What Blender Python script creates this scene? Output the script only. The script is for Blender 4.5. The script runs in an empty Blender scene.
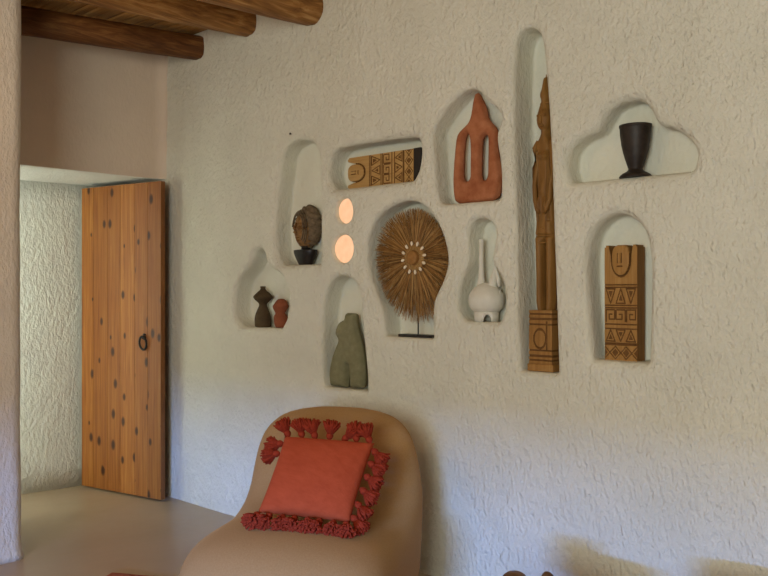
import bpy, bmesh, math, random
import numpy as np
from mathutils import Vector, Matrix, noise
from mathutils.geometry import delaunay_2d_cdt

random.seed(7)
rng = np.random.default_rng(7)
C = bpy.context.scene.collection
PI = math.pi

# ------------------------------------------------------------------ camera
F = 859.0
CAM = Vector((4.955, -3.10, 1.35))
FWD = Vector((-0.689, 0.725, 0)).normalized()
RGT = Vector((0.725, 0.689, 0)).normalized()
cd = bpy.data.cameras.new('camera')
cam = bpy.data.objects.new('camera', cd)
C.objects.link(cam)
cam.location = CAM
cam.rotation_euler = FWD.to_track_quat('-Z', 'Y').to_euler()
cd.sensor_width = 36
cd.lens = F / 768 * 36
cd.shift_y = 2 / 768
cd.clip_start = 0.05
bpy.context.scene.camera = cam


def ray(px, py):
    return FWD + RGT * ((px - 384) / F) + Vector((0, 0, (290 - py) / F))


def at_y(px, py, y):            # seen point on the plane Y = y (parallel to the niche wall)
    d = ray(px, py)
    return CAM + d * ((y - CAM.y) / d.y)


def at_depth(px, py, s):
    return CAM + ray(px, py) * s


# ------------------------------------------------------------------ materials
def new_mat(name):
    m = bpy.data.materials.new(name)
    m.use_nodes = True
    nt = m.node_tree
    b = nt.nodes['Principled BSDF']
    return m, nt, b


def N(nt, t, **kw):
    n = nt.nodes.new(t)
    for k, v in kw.items():
        if k in n.inputs:
            n.inputs[k].default_value = v
        else:
            setattr(n, k, v)
    return n


def coords(nt, scale=(1, 1, 1), rot=(0, 0, 0)):
    tc = N(nt, 'ShaderNodeTexCoord')
    mp = N(nt, 'ShaderNodeMapping')
    mp.inputs['Scale'].default_value = scale
    mp.inputs['Rotation'].default_value = rot
    nt.links.new(tc.outputs['Object'], mp.inputs['Vector'])
    return mp.outputs['Vector']


def noise_n(nt, vec, scale, detail=4, rough=.5, dist=0):
    n = N(nt, 'ShaderNodeTexNoise')
    n.inputs['Scale'].default_value = scale
    n.inputs['Detail'].default_value = detail
    n.inputs['Roughness'].default_value = rough
    n.inputs['Distortion'].default_value = dist
    nt.links.new(vec, n.inputs['Vector'])
    return n.outputs['Fac']


def ramp(nt, fac, stops):
    r = N(nt, 'ShaderNodeValToRGB')
    e = r.color_ramp.elements
    while len(e) < len(stops):
        e.new(.5)
    for el, (p, c) in zip(e, stops):
        el.position = p
        el.color = (*c, 1)
    nt.links.new(fac, r.inputs['Fac'])
    return r.outputs['Color']


def math_n(nt, op, a, b=None):
    n = N(nt, 'ShaderNodeMath', operation=op)
    for i, v in enumerate((a, b)):
        if v is None:
            continue
        if isinstance(v, (int, float)):
            n.inputs[i].default_value = v
        else:
            nt.links.new(v, n.inputs[i])
    return n.outputs[0]


def bump(nt, b, h, strength=.3, dist=.01, prev=None):
    n = N(nt, 'ShaderNodeBump')
    n.inputs['Strength'].default_value = strength
    n.inputs['Distance'].default_value = dist
    nt.links.new(h, n.inputs['Height'])
    if prev:
        nt.links.new(prev, n.inputs['Normal'])
    nt.links.new(n.outputs['Normal'], b.inputs['Normal'])
    return n.outputs['Normal']


def mix(nt, fac, a, c, blend='MIX'):
    n = N(nt, 'ShaderNodeMix', data_type='RGBA', blend_type=blend)
    if isinstance(fac, (int, float)):
        n.inputs[0].default_value = fac
    else:
        nt.links.new(fac, n.inputs[0])
    for i, v in ((6, a), (7, c)):
        if isinstance(v, tuple):
            n.inputs[i].default_value = (*v, 1)
        else:
            nt.links.new(v, n.inputs[i])
    return n.outputs[2]


def plaster(name, lo, hi, s1=.5, s2=.4):
    m, nt, b = new_mat(name)
    v = coords(nt)
    big = noise_n(nt, v, 2.2, 4, .6)
    nt.links.new(ramp(nt, big, [(.3, lo), (.7, hi)]), b.inputs['Base Color'])
    b.inputs['Roughness'].default_value = .92
    b.inputs['Specular IOR Level'].default_value = .15
    vs = coords(nt, (1.0, 1.0, .6), (0, .35, 0))
    n1 = noise_n(nt, vs, 44, 3, .5, .25)
    p = bump(nt, b, n1, s1, .019)
    n2 = noise_n(nt, vs, 95, 3, .6, .2)
    p = bump(nt, b, n2, s2, .009, p)
    n3 = noise_n(nt, v, 9, 2, .5)
    bump(nt, b, n3, s1 * .6, .02, p)
    return m


def simple(name, lo, hi, scale=30, rough=.7, bs=.2, bscale=60, bd=.003, spec=.3, sheen=0, stretch=(1, 1, 1)):
    m, nt, b = new_mat(name)
    v = coords(nt, stretch)
    nt.links.new(ramp(nt, noise_n(nt, v, scale, 5, .6), [(.3, lo), (.7, hi)]), b.inputs['Base Color'])
    b.inputs['Roughness'].default_value = rough
    b.inputs['Specular IOR Level'].default_value = spec
    if sheen:
        b.inputs['Sheen Weight'].default_value = sheen
        b.inputs['Sheen Roughness'].default_value = .4
        b.inputs['Sheen Tint'].default_value = (*hi, 1)
    bump(nt, b, noise_n(nt, v, bscale, 4, .6), bs, bd)
    return m


def wood(name, dark, mid, light, axis='z', knots=0, rough=.55, grain=60, bs=.25, knot_c=(.05, .02, .008)):
    m, nt, b = new_mat(name)
    st = {'x': (.06, 1, 1), 'y': (1, .06, 1), 'z': (1, 1, .06)}[axis]
    v = coords(nt, st)
    g = noise_n(nt, v, grain, 5, .65, .6)
    col = ramp(nt, g, [(.25, dark), (.5, mid), (.75, light)])
    v2 = coords(nt, tuple(.4 if s < 1 else 1 for s in st))
    blot = noise_n(nt, v2, 5, 3, .5)
    col = mix(nt, ramp(nt, blot, [(.3, (.55,) * 3), (.7, (0,) * 3)]), col, dark)
    if knots:
        kst = {'x': (.5, 1, 1), 'y': (1, .5, 1), 'z': (1, 1, .5)}[axis]
        kv = coords(nt, kst)
        vo = N(nt, 'ShaderNodeTexVoronoi')
        vo.inputs['Scale'].default_value = knots
        nt.links.new(kv, vo.inputs['Vector'])
        k = ramp(nt, vo.outputs['Distance'], [(.05, (1,) * 3), (.13, (0,) * 3)])
        col = mix(nt, k, col, knot_c)
    nt.links.new(col, b.inputs['Base Color'])
    b.inputs['Roughness'].default_value = rough
    b.inputs['Specular IOR Level'].default_value = .3
    bump(nt, b, g, bs, .003)
    return m


M = {}
M['plaster'] = plaster('plaster', (.645, .63, .535), (.715, .70, .605), .8, .9)
M['plaster_shaded'] = plaster('plaster_shaded', (.62, .52, .42), (.69, .585, .475), .15, .15)  # the common plaster with its shade put into a browner base colour
M['plaster_white'] = plaster('plaster_white', (.70, .70, .66), (.76, .78, .72), .42, .5)
M['floor'] = None
M['plaster_warm_bounce'] = plaster('plaster_warm_bounce', (.50, .25, .11), (.56, .29, .14), .3, .3)  # unseen side wall, tint made up to bounce warm light into the niches
M['plaster_niche'] = plaster('plaster_niche', (.645, .635, .53), (.715, .705, .60), .38, .35)
M['plaster_pier'] = plaster('plaster_pier', (.62, .56, .48), (.70, .645, .56), .4, .35)
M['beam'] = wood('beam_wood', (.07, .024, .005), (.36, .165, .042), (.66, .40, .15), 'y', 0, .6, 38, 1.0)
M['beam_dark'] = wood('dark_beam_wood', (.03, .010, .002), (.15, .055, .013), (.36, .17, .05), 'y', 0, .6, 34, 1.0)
M['lath'] = wood('lath_wood', (.22, .10, .025), (.50, .27, .085), (.64, .40, .15), 'x', 0, .7, 30, .5)
M['black'] = simple('black_wood', (.010, .008, .007), (.022, .017, .014), 20, .45, .1)
M['iron'] = simple('black_iron', (.012, .011, .010), (.03, .027, .024), 40, .5, .3)
M['carved'] = wood('carved_wood', (.24, .11, .026), (.36, .19, .052), (.44, .25, .08), 'z', 0, .65, 70, .3)
M['carved_x'] = wood('carved_wood_lying', (.32, .17, .05), (.46, .28, .095), (.56, .36, .14), 'x', 0, .65, 70, .3)
M['carved_dark'] = simple('stained_groove', (.11, .048, .011), (.17, .078, .022), 40, .8)
M['totem'] = wood('totem_wood', (.13, .055, .010), (.24, .115, .025), (.34, .175, .045), 'z', 0, .6, 45, .4)
M['pedestal'] = wood('pedestal_wood', (.20, .09, .020), (.31, .155, .042), (.40, .22, .07), 'z', 0, .6, 45, .4)
M['terracotta'] = simple('terracotta', (.26, .075, .026), (.43, .165, .075), 16, .85, .5, 60, .004)
M['terracotta_red'] = simple('terracotta_red', (.20, .055, .022), (.27, .08, .035), 25, .8, .3)
M['brown_clay'] = simple('brown_clay', (.055, .035, .015), (.085, .055, .024), 30, .8, .4)
M['green_clay'] = simple('green_clay', (.17, .16, .085), (.23, .215, .125), 30, .9, .6, 120)
M['white_clay'] = simple('white_clay', (.60, .58, .50), (.68, .66, .58), 20, .6, .15)
M['goblet'] = simple('goblet_wood', (.010, .007, .006), (.035, .024, .018), 25, .5, .5, 50)
M['straw1'] = simple('straw', (.21, .095, .024), (.35, .175, .05), 20, .7)
M['straw2'] = simple('straw_light', (.34, .19, .06), (.48, .28, .10), 20, .7)
M['straw3'] = simple('straw_dark', (.10, .05, .017), (.17, .09, .03), 20, .7)
M['shell'] = simple('cowrie_shell', (.70, .58, .42), (.80, .70, .54), 60, .35)
M['head'] = simple('carved_head_wood', (.10, .045, .013), (.30, .16, .055), 40, .7, .5, 120, .003)
M['headdress'] = simple('headdress_wood', (.07, .048, .028), (.20, .145, .085), 45, .8, .5, 120, .003)
M['chair'] = simple('tan_velour', (.33, .195, .08), (.385, .235, .105), 160, .85, .25, 420, .002, .15, .5)
M['piping'] = simple('tan_piping', (.27, .20, .13), (.30, .22, .145), 100, .8, .1)
M['pillow'] = simple('coral_slub_cotton', (.35, .058, .022), (.43, .08, .031), 40, .9, .4, 120, .003, .1, .3, (.25, 1, 1))
M['shadow_caster'] = simple('pink_cotton', (.50, .20, .14), (.58, .26, .19), 60, .9, .3, 200, .002)
M['tassel'] = simple('rust_red_yarn', (.22, .025, .011), (.31, .042, .019), 90, .9, .3, 200, .002, .1, .3)
M['stool'] = wood('dark_root_wood', (.05, .02, .007), (.15, .068, .022), (.30, .15, .055), 'x', 0, .5, 20, .8)

# floor: polished cement
m, nt, b = new_mat('polished_cement')
v = coords(nt)
f1 = noise_n(nt, v, 1.6, 5, .6, .6)
f2 = noise_n(nt, v, 14, 4, .6)
col = ramp(nt, f1, [(.3, (.37, .27, .17)), (.7, (.45, .34, .225))])
col = mix(nt, .15, col, ramp(nt, f2, [(.3, (.20, .16, .12)), (.7, (.45, .39, .31))]))
nt.links.new(col, b.inputs['Base Color'])
nt.links.new(ramp(nt, f2, [(.3, (.30,) * 3), (.7, (.42,) * 3)]), b.inputs['Roughness'])
b.inputs['Specular IOR Level'].default_value = .45
bump(nt, b, f2, .05, .002)
M['floor'] = m

# door pine with boards told apart by a face attribute
m, nt, b = new_mat('knotty_pine')
at = N(nt, 'ShaderNodeAttribute', attribute_name='board')
tc = N(nt, 'ShaderNodeTexCoord')
cmb = N(nt, 'ShaderNodeCombineXYZ')
nt.links.new(math_n(nt, 'MULTIPLY', at.outputs['Fac'], 7.3), cmb.inputs['Z'])
add = N(nt, 'ShaderNodeVectorMath', operation='ADD')
nt.links.new(tc.outputs['Object'], add.inputs[0])
nt.links.new(cmb.outputs[0], add.inputs[1])


def dmap(s):
    mp = N(nt, 'ShaderNodeMapping')
    mp.inputs['Scale'].default_value = s
    nt.links.new(add.outputs[0], mp.inputs['Vector'])
    return mp.outputs[0]


g = noise_n(nt, dmap((1, 1, .035)), 55, 4, .6, .8)
col = ramp(nt, g, [(.28, (.20, .056, .006)), (.5, (.33, .112, .017)), (.72, (.45, .19, .036))])
bv = N(nt, 'ShaderNodeTexWhiteNoise', noise_dimensions='1D')
nt.links.new(at.outputs['Fac'], bv.inputs['W'])
col = mix(nt, math_n(nt, 'MULTIPLY', bv.outputs['Value'], .45), col, (.20, .056, .007))
vo = N(nt, 'ShaderNodeTexVoronoi')
vo.inputs['Scale'].default_value = 8.5
vo.voronoi_dimensions = '2D'
sx_ = N(nt, 'ShaderNodeSeparateXYZ')
nt.links.new(add.outputs[0], sx_.inputs[0])
cx_ = N(nt, 'ShaderNodeCombineXYZ')
nt.links.new(sx_.outputs[0], cx_.inputs[0])
nt.links.new(math_n(nt, 'MULTIPLY', sx_.outputs[2], .55), cx_.inputs[1])
nt.links.new(cx_.outputs[0], vo.inputs['Vector'])
selk = N(nt, 'ShaderNodeSeparateColor')
nt.links.new(vo.outputs['Color'], selk.inputs[0])
kd = math_n(nt, 'DIVIDE', vo.outputs['Distance'], math_n(nt, 'ADD', math_n(nt, 'MULTIPLY', selk.outputs[1], 1.1), .35))
k = ramp(nt, kd, [(.06, (1,) * 3), (.10, (.75,) * 3), (.15, (0,) * 3)])
sel = N(nt, 'ShaderNodeSeparateColor')
nt.links.new(vo.outputs['Color'], sel.inputs[0])
k = math_n(nt, 'MULTIPLY', k, math_n(nt, 'GREATER_THAN', sel.outputs[0], .42))
col = mix(nt, k, col, (.045, .010, .002))
nt.links.new(col, b.inputs['Base Color'])
b.inputs['Roughness'].default_value = .45
bump(nt, b, g, .15, .002)
M['pine'] = m
M['pine_edge'] = wood('pine_edge', (.14, .05, .012), (.22, .085, .022), (.28, .12, .035), 'z', 0, .6, 40, .3)

m, nt, b = new_mat('glowing_glass')
v = coords(nt)
b.inputs['Base Color'].default_value = (.35, .2, .11, 1)
b.inputs['Roughness'].default_value = .4
nt.links.new(ramp(nt, noise_n(nt, v, 30, 3), [(.3, (1, .54, .29)), (.7, (1, .64, .39))]), b.inputs['Emission Color'])
b.inputs['Emission Strength'].default_value = .8
M['glow'] = m


# ------------------------------------------------------------------ object helpers
def thing(name, label, cat, loc=(0, 0, 0), rotz=0, group=None, kind=None):
    o = bpy.data.objects.new(name, None)
    C.objects.link(o)
    o.location = loc
    o.rotation_euler = (0, 0, rotz)
    o.empty_display_size = .05
    tag(o, label, cat, group, kind)
    return o


def tag(o, label=None, cat=None, group=None, kind=None):
    if label: o['label'] = label
    if cat: o['category'] = cat
    if group: o['group'] = group
    if kind: o['kind'] = kind
    return o


def obj(name, bm, mats, parent=None, smooth=True, local=False, origin=None, bev=0, sub=0):
    """link a bmesh (built in world space, or in the parent's space with local=True) as one mesh object"""
    if parent is not None and not local:
        bmesh.ops.translate(bm, verts=bm.verts, vec=-Vector(parent.location))
    if origin is not None:
        bmesh.ops.translate(bm, verts=bm.verts, vec=-Vector(origin))
    bmesh.ops.recalc_face_normals(bm, faces=bm.faces)
    for f in bm.faces:
        f.smooth = smooth
    me = bpy.data.meshes.new(name)
    bm.to_mesh(me)
    bm.free()
    o = bpy.data.objects.new(name, me)
    C.objects.link(o)
    for mm in (mats if isinstance(mats, (list, tuple)) else [mats]):
        me.materials.append(mm)
    if parent is not None:
        o.parent = parent
    if origin is not None:
        o.location = origin
    if bev:
        md = o.modifiers.new('bevel', 'BEVEL')
        md.width = bev
        md.segments = 3
        md.limit_method = 'ANGLE'
    if sub:
        md = o.modifiers.new('sub', 'SUBSURF')
        md.levels = md.render_levels = sub
    return o


def box(bm, x0, x1, y0, y1, z0, z1, mi=0):
    vs = [bm.verts.new(p) for p in ((x0, y0, z0), (x1, y0, z0), (x1, y1, z0), (x0, y1, z0),
                                    (x0, y0, z1), (x1, y0, z1), (x1, y1, z1), (x0, y1, z1))]
    fs = []
    for q in ((0, 3, 2, 1), (4, 5, 6, 7), (0, 1, 5, 4), (1, 2, 6, 5), (2, 3, 7, 6), (3, 0, 4, 7)):
        f = bm.faces.new([vs[i] for i in q])
        f.material_index = mi
        fs.append(f)
    return vs, fs


def lathe(bm, prof, c=(0, 0, 0), seg=36, sx=1, sy=1, axis=None, mi=0):
    """prof: list of (r, z); closed at both ends"""
    rings = []
    rot = Matrix.Identity(3) if axis is None else Vector((0, 0, 1)).rotation_difference(Vector(axis)).to_matrix()
    c = Vector(c)
    for r, z in prof:
        rings.append([bm.verts.new(c + rot @ Vector((r * sx * math.cos(2 * PI * i / seg), r * sy * math.sin(2 * PI * i / seg), z))) for i in range(seg)])
    for a, b_ in zip(rings, rings[1:]):
        for i in range(seg):
            f = bm.faces.new((a[i], a[(i + 1) % seg], b_[(i + 1) % seg], b_[i]))
            f.material_index = mi
    bm.faces.new(rings[0][::-1]).material_index = mi
    bm.faces.new(rings[-1]).material_index = mi
    return rings


def smooth_prof(pts, n=6):
    P = [Vector((*p, 0)) for p in pts]
    out = []
    for i in range(len(P) - 1):
        p0, p1, p2, p3 = P[max(i - 1, 0)], P[i], P[i + 1], P[min(i + 2, len(P) - 1)]
        for k in range(n):
            t = k / n
            q = .5 * ((2 * p1) + (p2 - p0) * t + (2 * p0 - 5 * p1 + 4 * p2 - p3) * t * t + (3 * p1 - p0 - 3 * p2 + p3) * t ** 3)
            out.append((max(q.x, 0.0005), q.y))
    out.append(tuple(P[-1][:2]))
    return out


def tube(bm, pts, rad, seg=10, mi=0, cap=True):
    pts = [Vector(p) for p in pts]
    rs = rad if isinstance(rad, (list, tuple)) else [rad] * len(pts)
    up = Vector((0, 0, 1))
    rings = []
    for i, p in enumerate(pts):
        t = (pts[min(i + 1, len(pts) - 1)] - pts[max(i - 1, 0)]).normalized()
        a = t.cross(up)
        if a.length < .05:
            a = t.cross(Vector((1, 0, 0)))
        a.normalize()
        b_ = t.cross(a)
        rings.append([bm.verts.new(p + rs[i] * (a * math.cos(2 * PI * k / seg) + b_ * math.sin(2 * PI * k / seg))) for k in range(seg)])
    for A, B in zip(rings, rings[1:]):
        for k in range(seg):
            bm.faces.new((A[k], A[(k + 1) % seg], B[(k + 1) % seg], B[k])).material_index = mi
    if cap:
        bm.faces.new(rings[0][::-1]).material_index = mi
        bm.faces.new(rings[-1]).material_index = mi


def chaikin(pts, it=2):
    for _ in range(it):
        out = []
        n = len(pts)
        for i in range(n):
            a, b_ = np.array(pts[i]), np.array(pts[(i + 1) % n])
            out += [a * .75 + b_ * .25, a * .25 + b_ * .75]
        pts = out
    return np.array(pts)


def resample(pts, step):
    pts = np.array(pts)
    nx = np.roll(pts, -1, 0)
    L = np.hypot(*(nx - pts).T)
    cum = np.concatenate([[0], np.cumsum(L)])
    n = max(8, int(cum[-1] / step))
    s = np.arange(n) / n * cum[-1]
    ext = np.vstack([pts, pts[:1]])
    return np.stack([np.interp(s, cum, ext[:, 0]), np.interp(s, cum, ext[:, 1])], 1)


def area2(p):
    q = np.roll(p, -1, 0)
    return np.sum(p[:, 0] * q[:, 1] - q[:, 0] * p[:, 1])


def inside(poly, P):
    x, y = P[:, 0], P[:, 1]
    r = np.zeros(len(P), bool)
    q = np.roll(poly, -1, 0)
    for (x0, y0), (x1, y1) in zip(poly, q):
        c = (y0 > y) != (y1 > y)
        with np.errstate(divide='ignore', invalid='ignore'):
            r ^= c & (x < (x1 - x0) * (y - y0) / (y1 - y0) + x0)
    return r


def dist_poly(poly, P):
    q = np.roll(poly, -1, 0)
    d = np.full(len(P), 1e9)
    for a, b_ in zip(poly, q):
        ab = b_ - a
        t = np.clip(((P - a) @ ab) / max(ab @ ab, 1e-12), 0, 1)
        d = np.minimum(d, np.hypot(*(P - a - t[:, None] * ab).T))
    return d


def normals2(p):
    t = np.roll(p, -1, 0) - np.roll(p, 1, 0)
    n = np.stack([t[:, 1], -t[:, 0]], 1)
    n /= np.maximum(np.hypot(*n.T), 1e-9)[:, None]
    return n if area2(p) > 0 else -n          # outward


def inflate(outline, T, R, y0, holes=(), step=.008, Tb=None, h0=0, relief=None, flat=2.0, crown=0, nstrip=6, smooth=2):
    """rounded solid whose face outline lies in XZ; T, Tb half thickness to the front (-y) and back"""
    Tb = T if Tb is None else Tb
    o = resample(chaikin(outline, smooth) if smooth else outline, step)
    if area2(o) < 0: o = o[::-1]
    hs = [resample(chaikin(h, 2), step) for h in holes]
    hs = [h[::-1] if area2(h) > 0 else h for h in hs]
    loops = [o] + hs
    mn, mx = o.min(0), o.max(0)
    gx, gz = np.meshgrid(np.arange(mn[0], mx[0], step), np.arange(mn[1], mx[1], step))
    G = np.stack([gx.ravel(), gz.ravel()], 1) + rng.uniform(-.1, .1, (gx.size, 2)) * step
    keep = inside(o, G)
    for h in hs: keep &= ~inside(h, G)
    dd = np.min([dist_poly(l, G) for l in loops], 0)
    G = G[keep & (dd > step * .55)]
    allp = np.vstack(loops + [G])
    edges = []
    k = 0
    for l in loops:
        n = len(l)
        edges += [(k + i, k + (i + 1) % n) for i in range(n)]
        k += n
    vs, es, fs, *_ = delaunay_2d_cdt([Vector(p) for p in allp], edges, [], 0, 1e-7)
    V = np.array([tuple(v) for v in vs])
    cen = np.array([V[list(f)].mean(0) for f in fs])
    ok = inside(o, cen)
    for h in hs: ok &= ~inside(h, cen)
    d = np.min([dist_poly(l, V) for l in loops], 0)
    prof = (1 - np.clip(1 - d / R, 0, 1) ** flat) ** (1 / flat)
    bm = bmesh.new()
    rel = np.zeros(len(V)) if relief is None else np.array([relief(x, z) for x, z in V])
    fr = [bm.verts.new((x, y0 - h0 - (T - h0) * p + r * min(1, p * 1.5), z)) for (x, z), p, r in zip(V, prof, rel)]
    bk = [bm.verts.new((x, y0 + h0 + (Tb - h0) * p, z)) for (x, z), p in zip(V, prof)]
    for f, o_ in zip(fs, ok):
        if not o_: continue
        bm.faces.new([fr[i] for i in f])
        bm.faces.new([bk[i] for i in f[::-1]])
    if h0 > 0:
        nl = len(allp) - len(G)
        k = 0
        for l in loops:
            n = len(l)
            nn = normals2(l)
            cols = []
            for i in range(n):
                col = []
                for j in range(1, nstrip):
                    t = j / nstrip * 2 - 1
                    c_ = crown * (1 - t * t)
                    col.append(bm.verts.new((l[i][0] + nn[i][0] * c_, y0 + h0 * t, l[i][1] + nn[i][1] * c_)))
                cols.append([fr[k + i]] + col + [bk[k + i]])
            for i in range(n):
                A, B = cols[i], cols[(i + 1) % n]
                for j in range(nstrip):
                    bm.faces.new((A[j], A[j + 1], B[j + 1], B[j]))
            k += n
    bmesh.ops.remove_doubles(bm, verts=bm.verts, dist=1e-5)
    return bm


def px_outline(pts, y, sx=1.0, cx=None):
    q = np.array([(p.x, p.z) for p in (at_y(a, b_, y) for a, b_ in pts)])
    if sx != 1.0:
        c = q[:, 0].mean() if cx is None else at_y(cx, 250, y).x
        q[:, 0] = c + (q[:, 0] - c) * sx
    return q


# ------------------------------------------------------------------ niche wall
D0 = .135
NICHES = {   # traced mouth of each niche (image points), y of its ledge, depth
    'head': ([(281, 156), (288, 143), (302, 138), (314, 143), (319, 155), (320, 180), (320, 220), (320.5, 264), (284, 265), (277, 258), (275, 240), (275, 215), (277, 190), (280, 173)], 264.5, D0, .025),
    'figurines': ([(259, 248), (264, 252), (266, 262), (270, 268), (281, 274), (287.5, 287), (289, 302), (287, 318), (281, 328), (243, 327.5), (235, 318), (234, 297), (238, 279), (247, 269), (251, 263), (253, 253)], 328, D0, .022),
    'plank': ([(328, 165), (331, 155), (338, 147), (375, 141), (416, 135.5), (420, 141), (421, 153), (419, 169), (413, 178), (405, 181), (374, 185.5), (346.5, 188.5), (335, 188), (329, 180)], 185, D0, .025),
    'straw': ([(413, 199), (428, 208), (441.5, 229), (448, 256), (445.5, 275), (436.5, 294), (432.5, 304), (433, 337), (384, 338), (383, 321), (382, 309), (373, 291), (367, 268), (366, 249), (369, 230), (379, 213), (394, 203)], 337.5, D0, .020),
    'terra': ([(471, 87), (480, 90), (487, 100), (494, 105), (501, 112), (502, 120), (498, 128), (496, 139), (500.5, 162), (501.5, 181), (500.5, 199), (462, 203), (440, 204.5), (436, 197), (434, 181), (433, 162), (431, 140), (432, 128), (439, 116), (450.5, 101), (460, 91)], 202, .125, .018),
    'white': ([(479, 216), (491, 220), (496, 229), (495, 242), (492, 256), (493, 264), (501, 276), (505.5, 291), (505, 309), (501, 323), (463, 321), (457, 312), (456, 299), (459, 280), (468, 261), (467, 247), (466, 234), (469, 222)], 322, D0, .018),
    'tall': ([(529, 26), (538, 29), (543, 38), (546.5, 76), (551, 142), (553, 208), (555.6, 279), (558.5, 374), (521, 371), (519, 340), (517.4, 269), (515.6, 200), (514, 114), (514.5, 45), (520, 30)], 373, .16, .019),
    'cloud': ([(636, 98.5), (645, 101), (652, 109), (656, 119), (661, 125), (671, 126), (685, 133), (696, 144.6), (698.5, 155), (694, 166), (685, 173), (674, 175), (621, 178.5), (580, 182), (571, 177), (567, 167.5), (568, 155), (573, 145), (583, 137), (597, 132), (603, 121), (610, 109), (621, 102)], 178.5, .12, .028),
    'board': ([(620, 212), (637, 219), (648, 234), (652, 262), (651, 309), (649.5, 361), (597, 362.5), (593, 356), (588, 294), (586.5, 256), (591, 234), (602, 219)], 361.5, .13, .028),
    'torso': ([(341, 275), (353, 280), (360, 291), (361, 316), (363, 340), (366, 365), (367, 391), (325, 388), (322.5, 377), (322, 333), (323, 304), (327, 288), (333, 279)], 390, D0, .022),
    'oval': ([(344.5, 198), (349.5, 201), (352, 211), (350, 220), (344.5, 223.5), (338, 221), (335, 211), (338, 201)], None, .06, .010),
    'oval2': ([(343, 234), (350, 238.5), (352.5, 248), (350.5, 258), (343, 263.5), (335, 259.5), (331, 249), (335, 238)], None, .06, .010),
}


def und(x, z):
    return .0045 * noise.noise((x * 4.0, z * 4.0, 1.7)) + .003 * noise.noise((x * 11, z * 11, 5.2))


LEDGE = {}
LIP = 1.55
LEFT = {'terra': 0, 'white': 0, 'straw': .006, 'tall': .008}
SHARP = {'tall': .015, 'straw': .012, 'head': .02, 'board': .02, 'torso': .025, 'plank': .03, 'terra': .025}
bm = bmesh.new()
wx0, wx1, wz1 = -.9, 7.0, 3.15
outer_loops = []
for key, (pts, by, D, r) in NICHES.items():
    q = np.array([(p.x, p.z) for p in (at_y(a, b_, 0) for a, b_ in pts)])
    if by is not None:
        bx = [p for p in pts if abs(p[1] - by) < 4.5]
        zb = np.mean([at_y(a, b_, 0).z for a, b_ in bx if abs(b_ - by) < 4.5])
        q[:, 1] = np.where(np.abs(q[:, 1] - zb) < .03, zb, q[:, 1])
        LEDGE[key] = zb
    # corners kept by doubling the ledge corners before smoothing
    if by is not None:
        fl = np.abs(q[:, 1] - zb) < 1e-6
        q2 = []
        n_ = len(q)
        for i in range(n_):
            cut = SHARP.get(key, .03)
            if fl[i] and not (fl[i - 1] and fl[(i + 1) % n_]):
                for a in (q[i - 1], q[(i + 1) % n_]):
                    d = np.hypot(*(a - q[i]))
                    pp = q[i] + (a - q[i]) * min(.5, cut / d)
                    q2.append(pp)
                    if a is q[i - 1] or len(q2) % 2 == 0: pass
                q2.insert(-1, q[i])
            else:
                q2.append(q[i])
        q = np.array(q2)
    o = resample(chaikin(q, 3), .008)
    for _ in range(2):
        o = (np.roll(o, 1, 0) + 2 * o + np.roll(o, -1, 0)) / 4
    if area2(o) < 0: o = o[::-1]
    if by is not None:
        o[:, 1] = np.maximum(o[:, 1], zb)
    n = normals2(o)
    for _ in range(3):
        n = (np.roll(n, 1, 0) + 2 * n + np.roll(n, -1, 0)) / 4
        n /= np.hypot(*n.T)[:, None]
    r *= LIP
    if by is not None:
        low = o[:, 1] < zb + 2e-4
        o = o + n * (-.28 * r * (1 + n[:, :1]) / 2 + LEFT.get(key, .012) * (1 - n[:, :1]) / 2)
        o[:, 1] = np.where(low, zb, np.maximum(o[:, 1], zb))
    else:
        o = o + n * .004
    prof = []
    for k in range(7):
        a = k / 6 * PI / 2
        prof.append((r * (1 - math.sin(a)), r * (1 - math.cos(a))))
    rb = .012
    for k in range(1, 5):
        prof.append((0, r + (D - rb - r) * k / 4))
    for k in range(1, 4):
        a = k / 3 * PI / 2
        prof.append((-rb * (1 - math.cos(a)), D - rb + rb * math.sin(a)))
    rings = []
    for off, y in prof:
        ring = o + n * off
        w = max(0, 1 - y / .03)
        rings.append([bm.verts.new((x, y + und(x, z) * w, z)) for x, z in ring])
        if off == r and y == 0:
            outer_loops.append(ring.copy())
    for A, B in zip(rings, rings[1:]):
        for i in range(len(A)):
            bm.faces.new((A[i], A[(i + 1) % len(A)], B[(i + 1) % len(A)], B[i]))
    last = o + n * prof[-1][0]
    vs, es, fs, *_ = delaunay_2d_cdt([Vector(p) for p in last], [(i, (i + 1) % len(last)) for i in range(len(last))], [], 1, 1e-7)
    V2 = [bm.verts.new((v.x, D, v.y)) for v in vs]
    for f in fs:
        bm.faces.new([V2[i] for i in f])
step = .05
gx, gz = np.meshgrid(np.arange(wx0, wx1 + .001, step), np.arange(0, wz1 + .001, step))
G = np.stack([gx.ravel(), gz.ravel()], 1)
inner = (G[:, 0] > wx0 + .01) & (G[:, 0] < wx1 - .01) & (G[:, 1] > .01) & (G[:, 1] < wz1 - .01)
G[inner] += rng.uniform(-.012, .012, (inner.sum(), 2))
keep = np.ones(len(G), bool)
for l in outer_loops:
    keep &= ~inside(l, G) & (dist_poly(l, G) > .012)
G = G[keep]
allp = np.vstack(outer_loops + [G])
edges = []
k = 0
for l in outer_loops:
    edges += [(k + i, k + (i + 1) % len(l)) for i in range(len(l))]
    k += len(l)
vs, es, fs, *_ = delaunay_2d_cdt([Vector(p) for p in allp], edges, [], 0, 1e-7)
V = np.array([tuple(v) for v in vs])
cen = np.array([V[list(f)].mean(0) for f in fs])
bad = np.zeros(len(fs), bool)
for l in outer_loops:
    bad |= inside(l, cen)
W = [bm.verts.new((x, und(x, z), z)) for x, z in V]
for f, b_ in zip(fs, bad):
    if not b_:
        bm.faces.new([W[i] for i in f])
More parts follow.
